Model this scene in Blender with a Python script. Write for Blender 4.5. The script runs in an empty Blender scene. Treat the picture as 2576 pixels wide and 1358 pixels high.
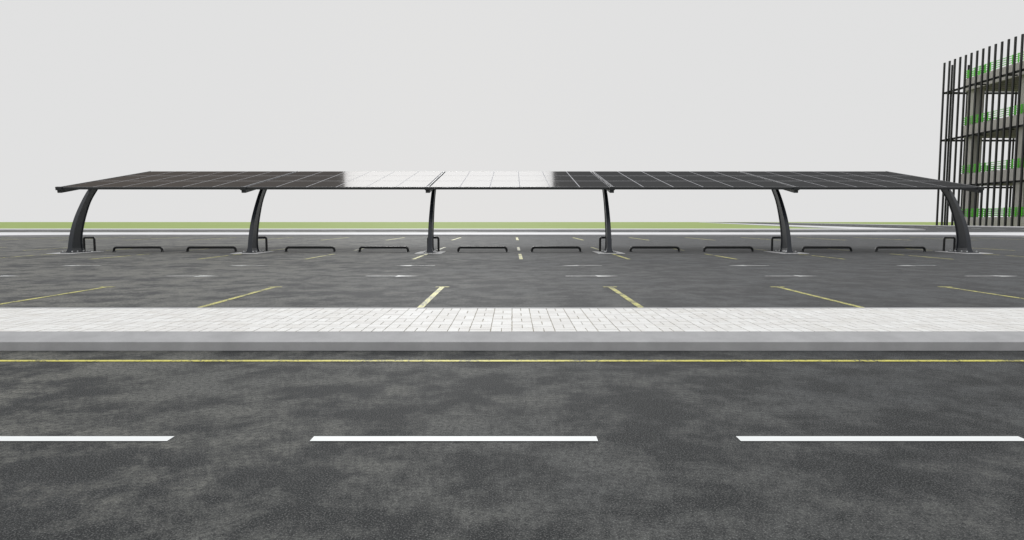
import bpy, math, random
from mathutils import Vector
random.seed(4)
ZOOM=None
sc=bpy.context.scene
sc.view_settings.view_transform='Standard'
try: sc.view_settings.look='None'
except Exception: pass
sc.view_settings.exposure=0
H=1.14; F=1632.0; TH=math.atan(121/1632.0)

# ------------------------------------------------------------ materials
def mat(name,base=(.5,.5,.5),rough=.6,metal=0.0,spec=.5):
    m=bpy.data.materials.new(name); m.use_nodes=True
    b=m.node_tree.nodes['Principled BSDF']
    b.inputs['Base Color'].default_value=(*base,1)
    b.inputs['Roughness'].default_value=rough
    b.inputs['Metallic'].default_value=metal
    b.inputs['Specular IOR Level'].default_value=spec
    return m,m.node_tree,b
def N(t,typ,**k):
    n=t.nodes.new(typ)
    for a,v in k.items(): setattr(n,a,v)
    return n
def coords(t,scale=(1,1,1)):
    tc=N(t,'ShaderNodeTexCoord'); mp=N(t,'ShaderNodeMapping')
    mp.inputs['Scale'].default_value=scale
    t.links.new(tc.outputs['Object'],mp.inputs['Vector']); return mp.outputs[0]
def noise(t,vec,scale,detail=4,rough=.5):
    n=N(t,'ShaderNodeTexNoise'); n.inputs['Scale'].default_value=scale
    n.inputs['Detail'].default_value=detail; n.inputs['Roughness'].default_value=rough
    t.links.new(vec,n.inputs['Vector']); return n.outputs['Fac']
def rng(t,val,a,b,c=0,d=1):
    n=N(t,'ShaderNodeMapRange'); n.inputs[1].default_value=a;n.inputs[2].default_value=b
    n.inputs[3].default_value=c;n.inputs[4].default_value=d
    t.links.new(val,n.inputs[0]); return n.outputs[0]
def mix(t,fac,A,B,mode='MIX'):
    n=N(t,'ShaderNodeMix',data_type='RGBA',blend_type=mode)
    if isinstance(fac,(int,float)): n.inputs[0].default_value=fac
    else: t.links.new(fac,n.inputs[0])
    for s,v in ((6,A),(7,B)):
        if isinstance(v,tuple): n.inputs[s].default_value=(*v,1)
        else: t.links.new(v,n.inputs[s])
    return n.outputs[2]
def math_(t,op,a,b):
    n=N(t,'ShaderNodeMath',operation=op)
    for i,v in enumerate((a,b)):
        if isinstance(v,(int,float)): n.inputs[i].default_value=v
        else: t.links.new(v,n.inputs[i])
    return n.outputs[0]
def bump(t,b,h,strength=.3,dist=.01):
    n=N(t,'ShaderNodeBump'); n.inputs['Strength'].default_value=strength; n.inputs['Distance'].default_value=dist
    t.links.new(h,n.inputs['Height']); t.links.new(n.outputs[0],b.inputs['Normal'])

def asphalt(name,dark,light,dust_refl_warm,dust_refl_cool,speck,cloud,base=.45):
    m,t,b=mat(name,rough=.85,spec=.22)
    v=coords(t)
    big=noise(t,v,cloud*.28,3,.5); med=noise(t,v,cloud,12,.74); fine=noise(t,v,30,8,.85)
    agg=noise(t,v,130,3,.8)
    c=mix(t,rng(t,med,.44,.58),dark,light)
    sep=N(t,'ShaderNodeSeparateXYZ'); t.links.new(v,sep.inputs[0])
    g=rng(t,math_(t,'ADD',sep.outputs[0],rng(t,big,.3,.7,-3,3)),-6,5,1,.0)  # painted sky reflection: warm, lighter left to cool, darker right, mixed with dust
    dust_refl=mix(t,g,dust_refl_cool,dust_refl_warm)
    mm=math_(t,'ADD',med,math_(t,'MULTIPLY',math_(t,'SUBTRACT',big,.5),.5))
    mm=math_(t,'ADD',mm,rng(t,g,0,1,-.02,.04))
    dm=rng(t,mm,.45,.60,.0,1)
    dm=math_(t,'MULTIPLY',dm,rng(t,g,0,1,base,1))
    # binder shows dark between the stones, the stones take the dust and painted reflection tint
    dm=math_(t,'MULTIPLY',dm,rng(t,fine,.42,.56,.25,1.15))
    c=mix(t,dm,c,dust_refl)
    c=mix(t,rng(t,fine,.40,.52,.65,0),c,(.012,.013,.014))
    c=mix(t,math_(t,'MULTIPLY',rng(t,agg,.52,.62,0,1),speck),c,(.34,.34,.33))
    t.links.new(c,b.inputs['Base Color'])
    bump(t,b,math_(t,'ADD',fine,agg),.5,.006)
    return m
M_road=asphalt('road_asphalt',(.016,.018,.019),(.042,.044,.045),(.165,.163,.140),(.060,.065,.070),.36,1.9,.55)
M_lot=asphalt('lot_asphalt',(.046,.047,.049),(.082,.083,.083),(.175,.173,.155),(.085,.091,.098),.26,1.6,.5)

def worn(name,col,amt,under=(.06,.06,.058)):
    m,t,b=mat(name,rough=.6,spec=.3)
    v=coords(t)
    f=noise(t,v,35,6,.75); g=noise(t,v,3,4,.6)
    w=math_(t,'ADD',f,math_(t,'MULTIPLY',g,.5))
    c=mix(t,rng(t,w,amt,amt+.12),under,col)
    t.links.new(c,b.inputs['Base Color']); return m
M_white=worn('white_road_paint',(.76,.78,.78),.46)
M_whitew=worn('worn_white_paint',(.62,.63,.62),.64)
M_yel=worn('yellow_road_paint',(.60,.55,.11),.64)
M_yel2=worn('yellow_lot_paint',(.56,.53,.15),.67)

def concrete(name,col,var=.12,sc_=3,rough=.8):
    m,t,b=mat(name,rough=rough,spec=.25)
    v=coords(t); a=noise(t,v,sc_,8,.65); f=noise(t,v,90,3,.6)
    lo=tuple(x*(1-var) for x in col); hi=tuple(min(1,x*(1+var)) for x in col)
    c=mix(t,rng(t,a,.35,.65),lo,hi)
    c=mix(t,rng(t,f,.3,.7,.12,0),c,tuple(x*.5 for x in col))
    t.links.new(c,b.inputs['Base Color']); bump(t,b,f,.2,.003); return m
M_kerb=concrete('kerb_concrete',(.42,.42,.425),.10)
M_kerbtop=concrete('kerb_top_concrete',(.38,.38,.385),.10)
M_far=concrete('pale_pavement',(.66,.66,.67),.05,.5)
M_farkerb=concrete('far_kerb_concrete',(.45,.45,.46),.08,.5)
M_bed=concrete('paver_bed',(.36,.33,.27),.35,5)
M_base=concrete('footing_concrete',(.66,.66,.66),.15,6)
M_bldg=concrete('garage_concrete',(.58,.55,.53),.08,.2)
M_ceil=concrete('garage_soffit',(.45,.42,.40),.10,.2)

# pavers, tone per brick
m,t,b=mat('paver_stone',rough=.75,spec=.25); M_pav=m
v=coords(t); at=N(t,'ShaderNodeAttribute',attribute_name='tone')
c=mix(t,at.outputs['Fac'],(.66,.65,.63),(.74,.74,.725))
c=mix(t,rng(t,noise(t,v,4,9,.75),.48,.68,0,.4),c,(.52,.49,.43))
c=mix(t,rng(t,noise(t,v,100,4,.7),.5,.7,0,.35),c,(.42,.41,.39))
t.links.new(c,b.inputs['Base Color']); bump(t,b,noise(t,v,90,3,.6),.2,.002)

m,t,b=mat('grass_field',rough=.9,spec=.1); M_grass=m
v=coords(t)
c=mix(t,rng(t,noise(t,v,.05,8,.7),.3,.7),(.25,.33,.10),(.33,.40,.14))
c=mix(t,rng(t,noise(t,v,6,6,.7),.4,.7,0,.4),c,(.20,.27,.08))
t.links.new(c,b.inputs['Base Color'])

def paint(name,col,rough,spec=.5,metal=0):
    m,t,b=mat(name,col,rough,metal,spec); v=coords(t)
    t.links.new(rng(t,noise(t,v,14,5,.6),.3,.7,rough*.8,rough*1.25),b.inputs['Roughness']); return m
M_post=paint('post_steel',(.018,.022,.029),.36,.45)
M_tube=paint('black_tube',(.008,.009,.010),.30,.4)
M_blk=paint('black_slat',(.010,.010,.011),.6,.3)
M_beam=paint('beam_steel',(.035,.037,.04),.45)
M_alu=paint('panel_frame_aluminium',(.48,.48,.50),.8,.2)
M_bolt=paint('bolt_zinc',(.55,.56,.57),.4)
M_green=paint('green_rail',(.12,.70,.03),.5)
# photovoltaic glass : dark cells under an anti-reflective, lightly glossy cover
m=bpy.data.materials.new('photovoltaic_glass'); m.use_nodes=True; M_pv=m; t=m.node_tree
for n in list(t.nodes): t.nodes.remove(n)
out=N(t,'ShaderNodeOutputMaterial'); d=N(t,'ShaderNodeBsdfDiffuse'); g=N(t,'ShaderNodeBsdfGlossy'); mx=N(t,'ShaderNodeAddShader')
v=coords(t); sep=N(t,'ShaderNodeSeparateXYZ'); t.links.new(v,sep.inputs[0])
dc=mix(t,rng(t,sep.outputs[0],-14,4),(.040,.031,.024),(.017,.018,.019))  # reflection tint painted into the diffuse colour: brown left, near-black right
t.links.new(dc,d.inputs['Color'])
g.inputs['Color'].default_value=(.066,.0655,.0655,1)
g.inputs['Roughness'].default_value=.12
t.links.new(d.outputs[0],mx.inputs[0]); t.links.new(g.outputs[0],mx.inputs[1]); t.links.new(mx.outputs[0],out.inputs[0])

# ------------------------------------------------------------ mesh helper
class MB:
    def __init__(s): s.v=[];s.f=[];s.m=[];s.mats=[];s.tone=[]
    def mi(s,m):
        if m not in s.mats: s.mats.append(m)
        return s.mats.index(m)
    def poly(s,pts,m,tone=0):
        i=len(s.v); s.v+= [tuple(p) for p in pts]; s.f.append(tuple(range(i,i+len(pts)))); s.m.append(s.mi(m)); s.tone.append(tone)
    def hexa(s,p,m,tone=0):  # 8 pts: bottom 4 ccw, top 4 ccw
        i=len(s.v); s.v+=[tuple(q) for q in p]
        for f in ((3,2,1,0),(4,5,6,7),(0,1,5,4),(1,2,6,5),(2,3,7,6),(3,0,4,7)):
            s.f.append(tuple(i+k for k in f)); s.m.append(s.mi(m)); s.tone.append(tone)
    def box(s,x0,x1,y0,y1,z0,z1,m,tone=0):
        s.hexa([(x0,y0,z0),(x1,y0,z0),(x1,y1,z0),(x0,y1,z0),(x0,y0,z1),(x1,y0,z1),(x1,y1,z1),(x0,y1,z1)],m,tone)
    def cyl(s,x,y,z0,z1,r,m,n=10):
        i=len(s.v)
        for z in (z0,z1):
            for k in range(n):
                a=2*math.pi*k/n; s.v.append((x+r*math.cos(a),y+r*math.sin(a),z))
        for k in range(n):
            s.f.append((i+k,i+(k+1)%n,i+n+(k+1)%n,i+n+k)); s.m.append(s.mi(m)); s.tone.append(0)
        s.f.append(tuple(i+n+k for k in range(n))); s.m.append(s.mi(m)); s.tone.append(0)
    def obj(s,name,parent=None,bevel=0,smooth=False,loc=None):
        me=bpy.data.meshes.new(name); me.from_pydata(s.v,[],s.f)
        for m in s.mats: me.materials.append(m)
        for p,k in zip(me.polygons,s.m): p.material_index=k; p.use_smooth=smooth
        if any(s.tone):
            a=me.attributes.new('tone','FLOAT','FACE')
            a.data.foreach_set('value',s.tone)
        me.update(); o=bpy.data.objects.new(name,me); sc.collection.objects.link(o)
        if parent: o.parent=parent
        if loc: o.location=loc
        if bevel:
            b=o.modifiers.new('Bevel','BEVEL'); b.width=bevel; b.segments=2; b.limit_method='ANGLE'
        return o
def empty(name,loc=(0,0,0)):
    e=bpy.data.objects.new(name,None); sc.collection.objects.link(e); e.location=loc; return e

# ------------------------------------------------------------ terrain and roads
g=MB(); g.poly([(-4000,-400,-.03),(4000,-400,-.03),(4000,5000,-.03),(-4000,5000,-.03)],M_grass); g.obj('grass_field')
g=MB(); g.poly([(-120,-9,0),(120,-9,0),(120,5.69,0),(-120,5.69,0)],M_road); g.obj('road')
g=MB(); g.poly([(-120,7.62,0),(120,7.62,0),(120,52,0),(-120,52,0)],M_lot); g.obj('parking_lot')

# road markings
g=MB(); z=.004
for k in range(-8,9):
    x0=-1.052+k*2.242
    g.poly([(x0,3.298,z),(x0+1.50,3.298,z),(x0+1.50,3.374,z),(x0,3.374,z)],M_white)
g.poly([(-60,5.225,z),(60,5.225,z),(60,5.285,z),(-60,5.285,z)],M_yel)
g.obj('road_markings')

# kerb and paved footway
g=MB()
L=60; y0,y1,y2,y3=5.69,5.935,7.54,7.62; zk=.08; zt=.13
pr=[(y0,-.05),(y0,zk-.004),(y0+.006,zk),(y1-.01,zt-.004),(y1,zt),(y1,-.05)]
X=-L
while X<L:
    for k in range(5):
        (ya,za),(yb,zb)=pr[k],pr[k+1]
        g.poly([(X+1,ya,za),(X,ya,za),(X,yb,zb),(X+1,yb,zb)],M_kerb if k<1 else M_kerbtop)
    X+=1
g.box(-L,L,y2+.004,y3,-.05,zt,M_kerb)
g.obj('kerb')
g=MB()
g.poly([(-L,y1,zt-.006),(L,y1,zt-.006),(L,y2,zt-.006),(-L,y2,zt-.006)],M_bed)
u=.2; gap=.0042
def brick(x0,x1,a,b):
    b=min(b,y2)
    if b-a<.03: return
    r=lambda:random.uniform(-.0022,.0022)
    dz=random.uniform(-.0008,.0008)
    p=[(x0+gap+r(),a+gap+r()),(x1-gap+r(),a+gap+r()),(x1-gap+r(),b-gap+r()),(x0+gap+r(),b-gap+r())]
    g.hexa([(q[0],q[1],zt-.01) for q in p]+[(q[0],q[1],zt+dz) for q in p],M_pav,random.uniform(.05,1))
nx=int(30/u)
for i in range(-nx,nx):
    for j in range(9):
        X=i*u; Y=y1+.003+j*u
        if (i+j)%2==0: brick(X,X+u,Y,Y+u/2); brick(X,X+u,Y+u/2,Y+u)
        else: brick(X,X+u/2,Y,Y+u); brick(X+u/2,X+u,Y,Y+u)
for s in (-1,1):
    a,b_=sorted((s*30,s*L)); g.box(a,b_,y1+.003,y2,zt-.02,zt-.001,M_pav,.6)
g.obj('pavement')

# parking bay lines
g=MB()
def line(x,ya,yb,w=.1,m=M_yel2): g.poly([(x-w/2,ya,z),(x+w/2,ya,z),(x+w/2,yb,z),(x-w/2,yb,z)],m)
for k in range(-12,14):
    x=-1.22+2.94*k
    line(x,7.9,11.28,.085); g.poly([(x-.12,11.285,z),(x+.12,11.285,z),(x+.12,11.37,z),(x-.12,11.37,z)],M_yel2)
CX=.28; S=6.6
for k in range(-9,10):
    x=CX+S/2*k
    line(x,19.8,22.0,.11); line(x,22.3,23.1,.11); line(x,25.9,29.3,.11)
    x=.35+4.1*k; line(x,40.5,47.5,.16)
g.obj('parking_bay_lines')
g=MB()
def arrow(x,y,l,d,m=M_whitew):
    a=x-d*l/2; b=x+d*l/2; hl=.42*l
    def P(p): 
        if d<0: p=p[::-1]
        g.poly([(q[0],q[1],z) for q in p],m)
    P([(a,y-.045),(b-d*hl,y-.045),(b-d*hl,y+.045),(a,y+.045)])
    P([(b-d*hl,y-.17),(b,y),(b-d*hl,y+.17)])
for k in range(-7,8):
    arrow(-2.54+4.21*k+.02,13.62,1.12,1); arrow(-2.52+4.36*k-.02,16.9,1.05,-1)
g.obj('lane_arrows')

# far side: footway, cross street, far kerb, branching street
g=MB()
def slab(pts,z0,z1,m):
    g.poly([(p[0],p[1],z1) for p in pts],m)
    n=len(pts)
    for i in range(n):
        p,q=pts[i],pts[(i+1)%n]; g.poly([(p[0],p[1],z0),(q[0],q[1],z0),(q[0],q[1],z1),(p[0],p[1],z1)],M_farkerb)
near=[(-110,33),(-60,38.5),(-48,42.5),(-41.8,46),(-38,49.5),(-35,51.2),(-31,52)]
nearr=[(33,52),(36,51),(38.5,48.5),(42,45),(50,41),(64,37),(110,31)]
slab(near+nearr+[(140,31),(140,63),(-140,63),(-140,33)],-.02,.13,M_far)
g.obj('far_footway')
g=MB(); g.poly([(-300,63.3,-.01),(400,63.3,-.01),(400,90,-.01),(-300,90,-.01)],M_lot)
dl,dr=.27,.34
g.poly([(57,88,-.006),(90,88,-.006),(90+dr*1500,1588,-.006),(57+dl*1500,1588,-.006)],M_lot); g.obj('cross_street')
g=MB()
slab([(-300,86),(52,86),(56,88),(57.5,92),(57.5+dl*1500,1592),(49+dl*1500,1592),(50,96),(-300,96)],-.02,.15,M_far)
slab([(400,86),(400,94),(100,94),(96,98),(98+dr*1500,1598),(92+dr*1500,1598),(88,92),(92,86)][::-1],-.02,.15,M_far)
g.obj('far_kerb')
g=MB()
for k in range(60):
    y=84+k*9; x=73+.30*(y-88)
    g.poly([(x,y,.004),(x+.5,y,.004),(x+.5+1.2,y+4,.004),(x+1.2,y+4,.004)],M_white)
for k in range(-40,50):
    g.poly([(k*7,74.6,.0),(k*7+3,74.6,.0),(k*7+3,75.1,.0),(k*7,75.1,.0)],M_white)
g.obj('street_lane_dashes')

# ------------------------------------------------------------ solar carport
SY,SZ=23.46,2.39; al=math.atan2(1.01,5.89); LS=math.hypot(1.01,5.89); ca,sa=math.cos(al),math.sin(al)
def P(x,s,n): return (x,SY+s*ca-n*sa,SZ+s*sa+n*ca)
def sbox(b,x0,x1,s0,s1,n0,n1,m):
    b.hexa([P(x0,s0,n0),P(x1,s0,n0),P(x1,s1,n0),P(x0,s1,n0),P(x0,s0,n1),P(x1,s0,n1),P(x1,s1,n1),P(x0,s1,n1)],m)
car=empty('solar_carport')
XS=[CX+(i-2.5)*S for i in range(6)]
pn=MB(); gl=MB()
for i in range(5):
    a=XS[i]+.07; w=(S-.14)/6
    for c_ in range(6):
        for r_ in range(3):
            x0=a+c_*w+.002; x1=a+(c_+1)*w-.002; s0=r_*LS/3+.003; s1=(r_+1)*LS/3-.003
            sbox(pn,x0,x1,s0,s1,-.035,0,M_alu)
            sbox(gl,x0+.015,x1-.015,s0+.026,s1-.026,-.002,.0015,M_pv)
pn.obj('panel_frames',car); gl.obj('panel_glass',car)
bm_=MB()
for x in XS:
    sbox(bm_,x-.075,x+.075,-.10,LS+.04,-.20,-.04,M_beam)
    sbox(bm_,x-.022,x+.022,-.08,LS+.02,-.04,.012,M_beam)
    sbox(bm_,x-.10,x+.10,-.14,-.02,-.10,.02,M_beam)
for s in (.9,2.6,4.3,5.5):
    sbox(bm_,XS[0]-.04,XS[-1]+.04,s,s+.09,-.11,-.037,M_beam)
for i in range(5):
    sbox(bm_,XS[i]+.10,XS[i+1]-.10,-.06,-.008,-.085,.004,M_beam)
    sbox(bm_,XS[i]+.08,XS[i+1]-.08,LS+.005,LS+.04,-.085,-.002,M_beam)
bm_.obj('beams',car,bevel=.006)
front=[(23.73,.02),(23.77,.10),(23.92,.67),(24.19,1.26),(24.61,1.86),(24.99,2.30),(25.30,2.58)]
back=[(24.50,.02),(24.44,.10),(24.41,.52),(24.61,1.15),(25.0,1.87),(25.45,2.36),(25.85,2.70)]
def cr(pts,n):
    o=[]; q=[pts[0]]+pts+[pts[-1]]
    for i in range(1,len(q)-2):
        for k in range(n):
            t_=k/n; r=[]
            for d_ in (0,1):
                p0,p1,p2,p3=q[i-1][d_],q[i][d_],q[i+1][d_],q[i+2][d_]
                r.append(.5*((2*p1)+(-p0+p2)*t_+(2*p0-5*p1+4*p2-p3)*t_**2+(-p0+3*p1-3*p2+p3)*t_**3))
            o.append(tuple(r))
    o.append(pts[-1]); return o
FR,BK=cr(front,5),cr(back,5)
for i,x in enumerate(XS):
    b=MB(); n=len(FR)
    def ring(k):
        f,bk=FR[k],BK[k]; q=k/(n-1); hw=.085*(1-q)+.055*q
        if f[1]<.2: hw+=.07*(1-f[1]/.2)**2
        return f,bk,hw
    for k in range(n-1):
        f0,b0,h0=ring(k); f1,b1,h1=ring(k+1)
        def lerp(f,bk,u_): return (f[0]+(bk[0]-f[0])*u_, f[1]+(bk[1]-f[1])*u_)
        for (ua,ub,sw) in ((0,.09,1),(.09,.91,.72),(.91,1,1)):
            A0,A1=lerp(f0,b0,ua),lerp(f1,b1,ua); B0,B1=lerp(f0,b0,ub),lerp(f1,b1,ub)
            w0,w1=h0*sw,h1*sw
            b.poly([(x-w0,*A0),(x-w1,*A1),(x-w1,*B1),(x-w0,*B0)][::-1],M_post)
            b.poly([(x+w0,*A0),(x+w1,*A1),(x+w1,*B1),(x+w0,*B0)],M_post)
            b.poly([(x-w0,*A0),(x+w0,*A0),(x+w1,*A1),(x-w1,*A1)],M_post)
            b.poly([(x-w0,*B0),(x+w0,*B0),(x+w1,*B1),(x-w1,*B1)][::-1],M_post)
    b.obj('post_%d'%(i+1),car,smooth=False)
    b=MB()
    b.box(x-.48,x+.48,23.25,25.0,-.02,.012,M_base)
    b.box(x-.21,x+.21,23.58,24.66,.012,.035,M_post)
    for yy in (23.66,23.95,24.28,24.58):
        for sx in (-.17,.17):
            b.cyl(x+sx,yy,.035,.085,.022,M_bolt)
    b.obj('footing_%d'%(i+1),car)

# tubular hoops
def hoop(name,x,y,w,h,r,rc,foot=.07):
    cu=bpy.data.curves.new(name,'CURVE'); cu.dimensions='3D'; cu.bevel_depth=r; cu.bevel_resolution=4
    pts=[(-w/2,0)]
    for k in range(7):
        a=math.pi-k*math.pi/12; pts.append((-w/2+rc+rc*math.cos(a),h-rc+rc*math.sin(a)))
    for k in range(7):
        a=math.pi/2-k*math.pi/12; pts.append((w/2-rc+rc*math.cos(a),h-rc+rc*math.sin(a)))
    pts.append((w/2,0))
    sp=cu.splines.new('POLY'); sp.points.add(len(pts)-1)
    for p,q in zip(sp.points,pts): p.co=(q[0],0,q[1],1)
    sp.use_smooth=True
    o=bpy.data.objects.new('tmp',cu); sc.collection.objects.link(o)
    dg=bpy.context.evaluated_depsgraph_get(); me=bpy.data.meshes.new_from_object(o.evaluated_get(dg))
    bpy.data.objects.remove(o)
    me.materials.clear(); me.materials.append(M_tube)
    for p in me.polygons: p.use_smooth=True
    e=empty(name,(x,y,0))
    ob=bpy.data.objects.new('tube',me); sc.collection.objects.link(ob); ob.parent=e
    b=MB()
    for s in (-1,1):
        b.cyl(s*w/2,0,.002,.016,foot,M_tube,16)
        for a in (45,135,225,315):
            b.cyl(s*w/2+foot*.72*math.cos(math.radians(a)),foot*.72*math.sin(math.radians(a)),.016,.028,.009,M_bolt,6)
    b.obj('foot_plates',e)
for i in range(5):
    c_=(XS[i]+XS[i+1])/2
    for s in (-1,1): hoop('wheel_stop',c_+s*1.41,24.85,1.85,.165,.046,.10)
for x in XS: hoop('protection_hoop',x,24.90,.40,.54,.042,.06)

# ------------------------------------------------------------ parking garage
ga=empty('parking_garage')
FX=121.5; YF=186; YN=118
b=MB()
y=YF; k=0
while y>YN:
    b.box(FX-.17,FX+.17,y-.24,y+.24,.1,45.7,M_blk); y-=2.15
x=FX+2.5
while x<165:
    b.box(x-.2,x+.2,YF+.3,YF+.6,.1,45.2,M_blk); x+=4.6
b.obj('slats',ga)
b=MB()
for zz in (37.3,24.1,10.9):
    b.box(FX+.18,FX+.6,YN,YF+.2,zz-.25,zz+.25,M_blk)
    b.box(FX+.61,165,YF-.25,YF+.2,zz-.25,zz+.25,M_blk)
    y=YF-1
    while y>YN: b.box(FX+.61,FX+3.4,y-.15,y+.15,zz-.15,zz+.15,M_blk); y-=10.75
b.obj('slat_rails',ga)
DX=FX+3.5; DY=YF-3
b=MB(); rb=MB(); rl=MB()
lev=[(37.1,40.4),(24.4,27.6),(11.2,14.4),(.05,2.4)]
for lo,hi in lev:
    b.box(DX,DX+.5,YN,DY,lo,hi,M_bldg); b.box(DX+.5,165,DY-.5,DY,lo,hi,M_bldg)
    b.box(DX+.5,165,YN,DY-.5,lo+1.2,lo+1.9,M_ceil)
    if lo>1:
        y=DY-2
        while y>YN:
            rb.box(DX+.5,164,y-.3,y+.3,lo+.25,lo+1.2,M_ceil); y-=2.6
    for q in range(4):
        zz=hi+.55+q*.55
        rl.box(DX+.15,DX+.30,YN,DY,zz-.08,zz+.08,M_green); rl.box(DX+.30,165,DY-.30,DY-.15,zz-.08,zz+.08,M_green)
    y=DY-.2
    while y>YN: rl.box(DX+.13,DX+.32,y-.12,y+.12,hi,hi+2.4,M_green); y-=1.9
    x=DX+2
    while x<164: rl.box(x-.12,x+.12,DY-.32,DY-.13,hi,hi+2.4,M_green); x+=1.9
b.obj('decks',ga); rb.obj('ribs',ga); rl.obj('railings',ga)
b=MB()
for (yy) in (DY-2.2,DY-21,DY-40,DY-59):
    for xx in (DX+2.1,DX+20,DX+36):
        b.box(xx-1.3,xx+1.3,yy-1.4,yy+1.4,.05,37.3,M_bldg)
b.obj('columns',ga)

# ------------------------------------------------------------ light
EL=math.radians(15.8); AZ=math.radians(-5.6)
ds=Vector((math.sin(AZ)*math.cos(EL),math.cos(AZ)*math.cos(EL),math.sin(EL)))
sl=bpy.data.lights.new('sun','SUN'); sl.energy=.95; sl.angle=math.radians(18); sl.color=(1,1,.99)
so=bpy.data.objects.new('sun',sl); sc.collection.objects.link(so); so.rotation_euler=ds.to_track_quat('Z','Y').to_euler(); so.location=(0,40,60)
w=bpy.data.worlds.new('World'); sc.world=w; w.use_nodes=True; t=w.node_tree
bg=t.nodes['Background']; bg.inputs['Strength'].default_value=1
sk=N(t,'ShaderNodeTexSky',sky_type='NISHITA'); sk.sun_disc=False; sk.sun_elevation=EL; sk.sun_rotation=AZ
sc1=N(t,'ShaderNodeVectorMath',operation='SCALE'); t.links.new(sk.outputs[0],sc1.inputs[0]); sc1.inputs['Scale'].default_value=.06
tc=N(t,'ShaderNodeTexCoord'); sp=N(t,'ShaderNodeSeparateXYZ'); t.links.new(tc.outputs['Generated'],sp.inputs[0])
cl=mix(t,rng(t,sp.outputs[2],.33,1.0),(.753,.753,.753),(1.42,1.43,1.45))
c=mix(t,.006,cl,sc1.outputs[0]); t.links.new(c,bg.inputs['Color'])

cam=bpy.data.cameras.new('camera'); co=bpy.data.objects.new('camera',cam); sc.collection.objects.link(co)
cam.sensor_width=36; cam.lens=36*F/2576; cam.clip_end=8000; cam.clip_start=.05
co.location=(0,0,H); co.rotation_euler=(math.pi/2-TH,0,0); sc.camera=co
if ZOOM:
    cam.lens*=ZOOM[2]; cam.shift_x=ZOOM[0]*ZOOM[2]; cam.shift_y=ZOOM[1]*ZOOM[2]
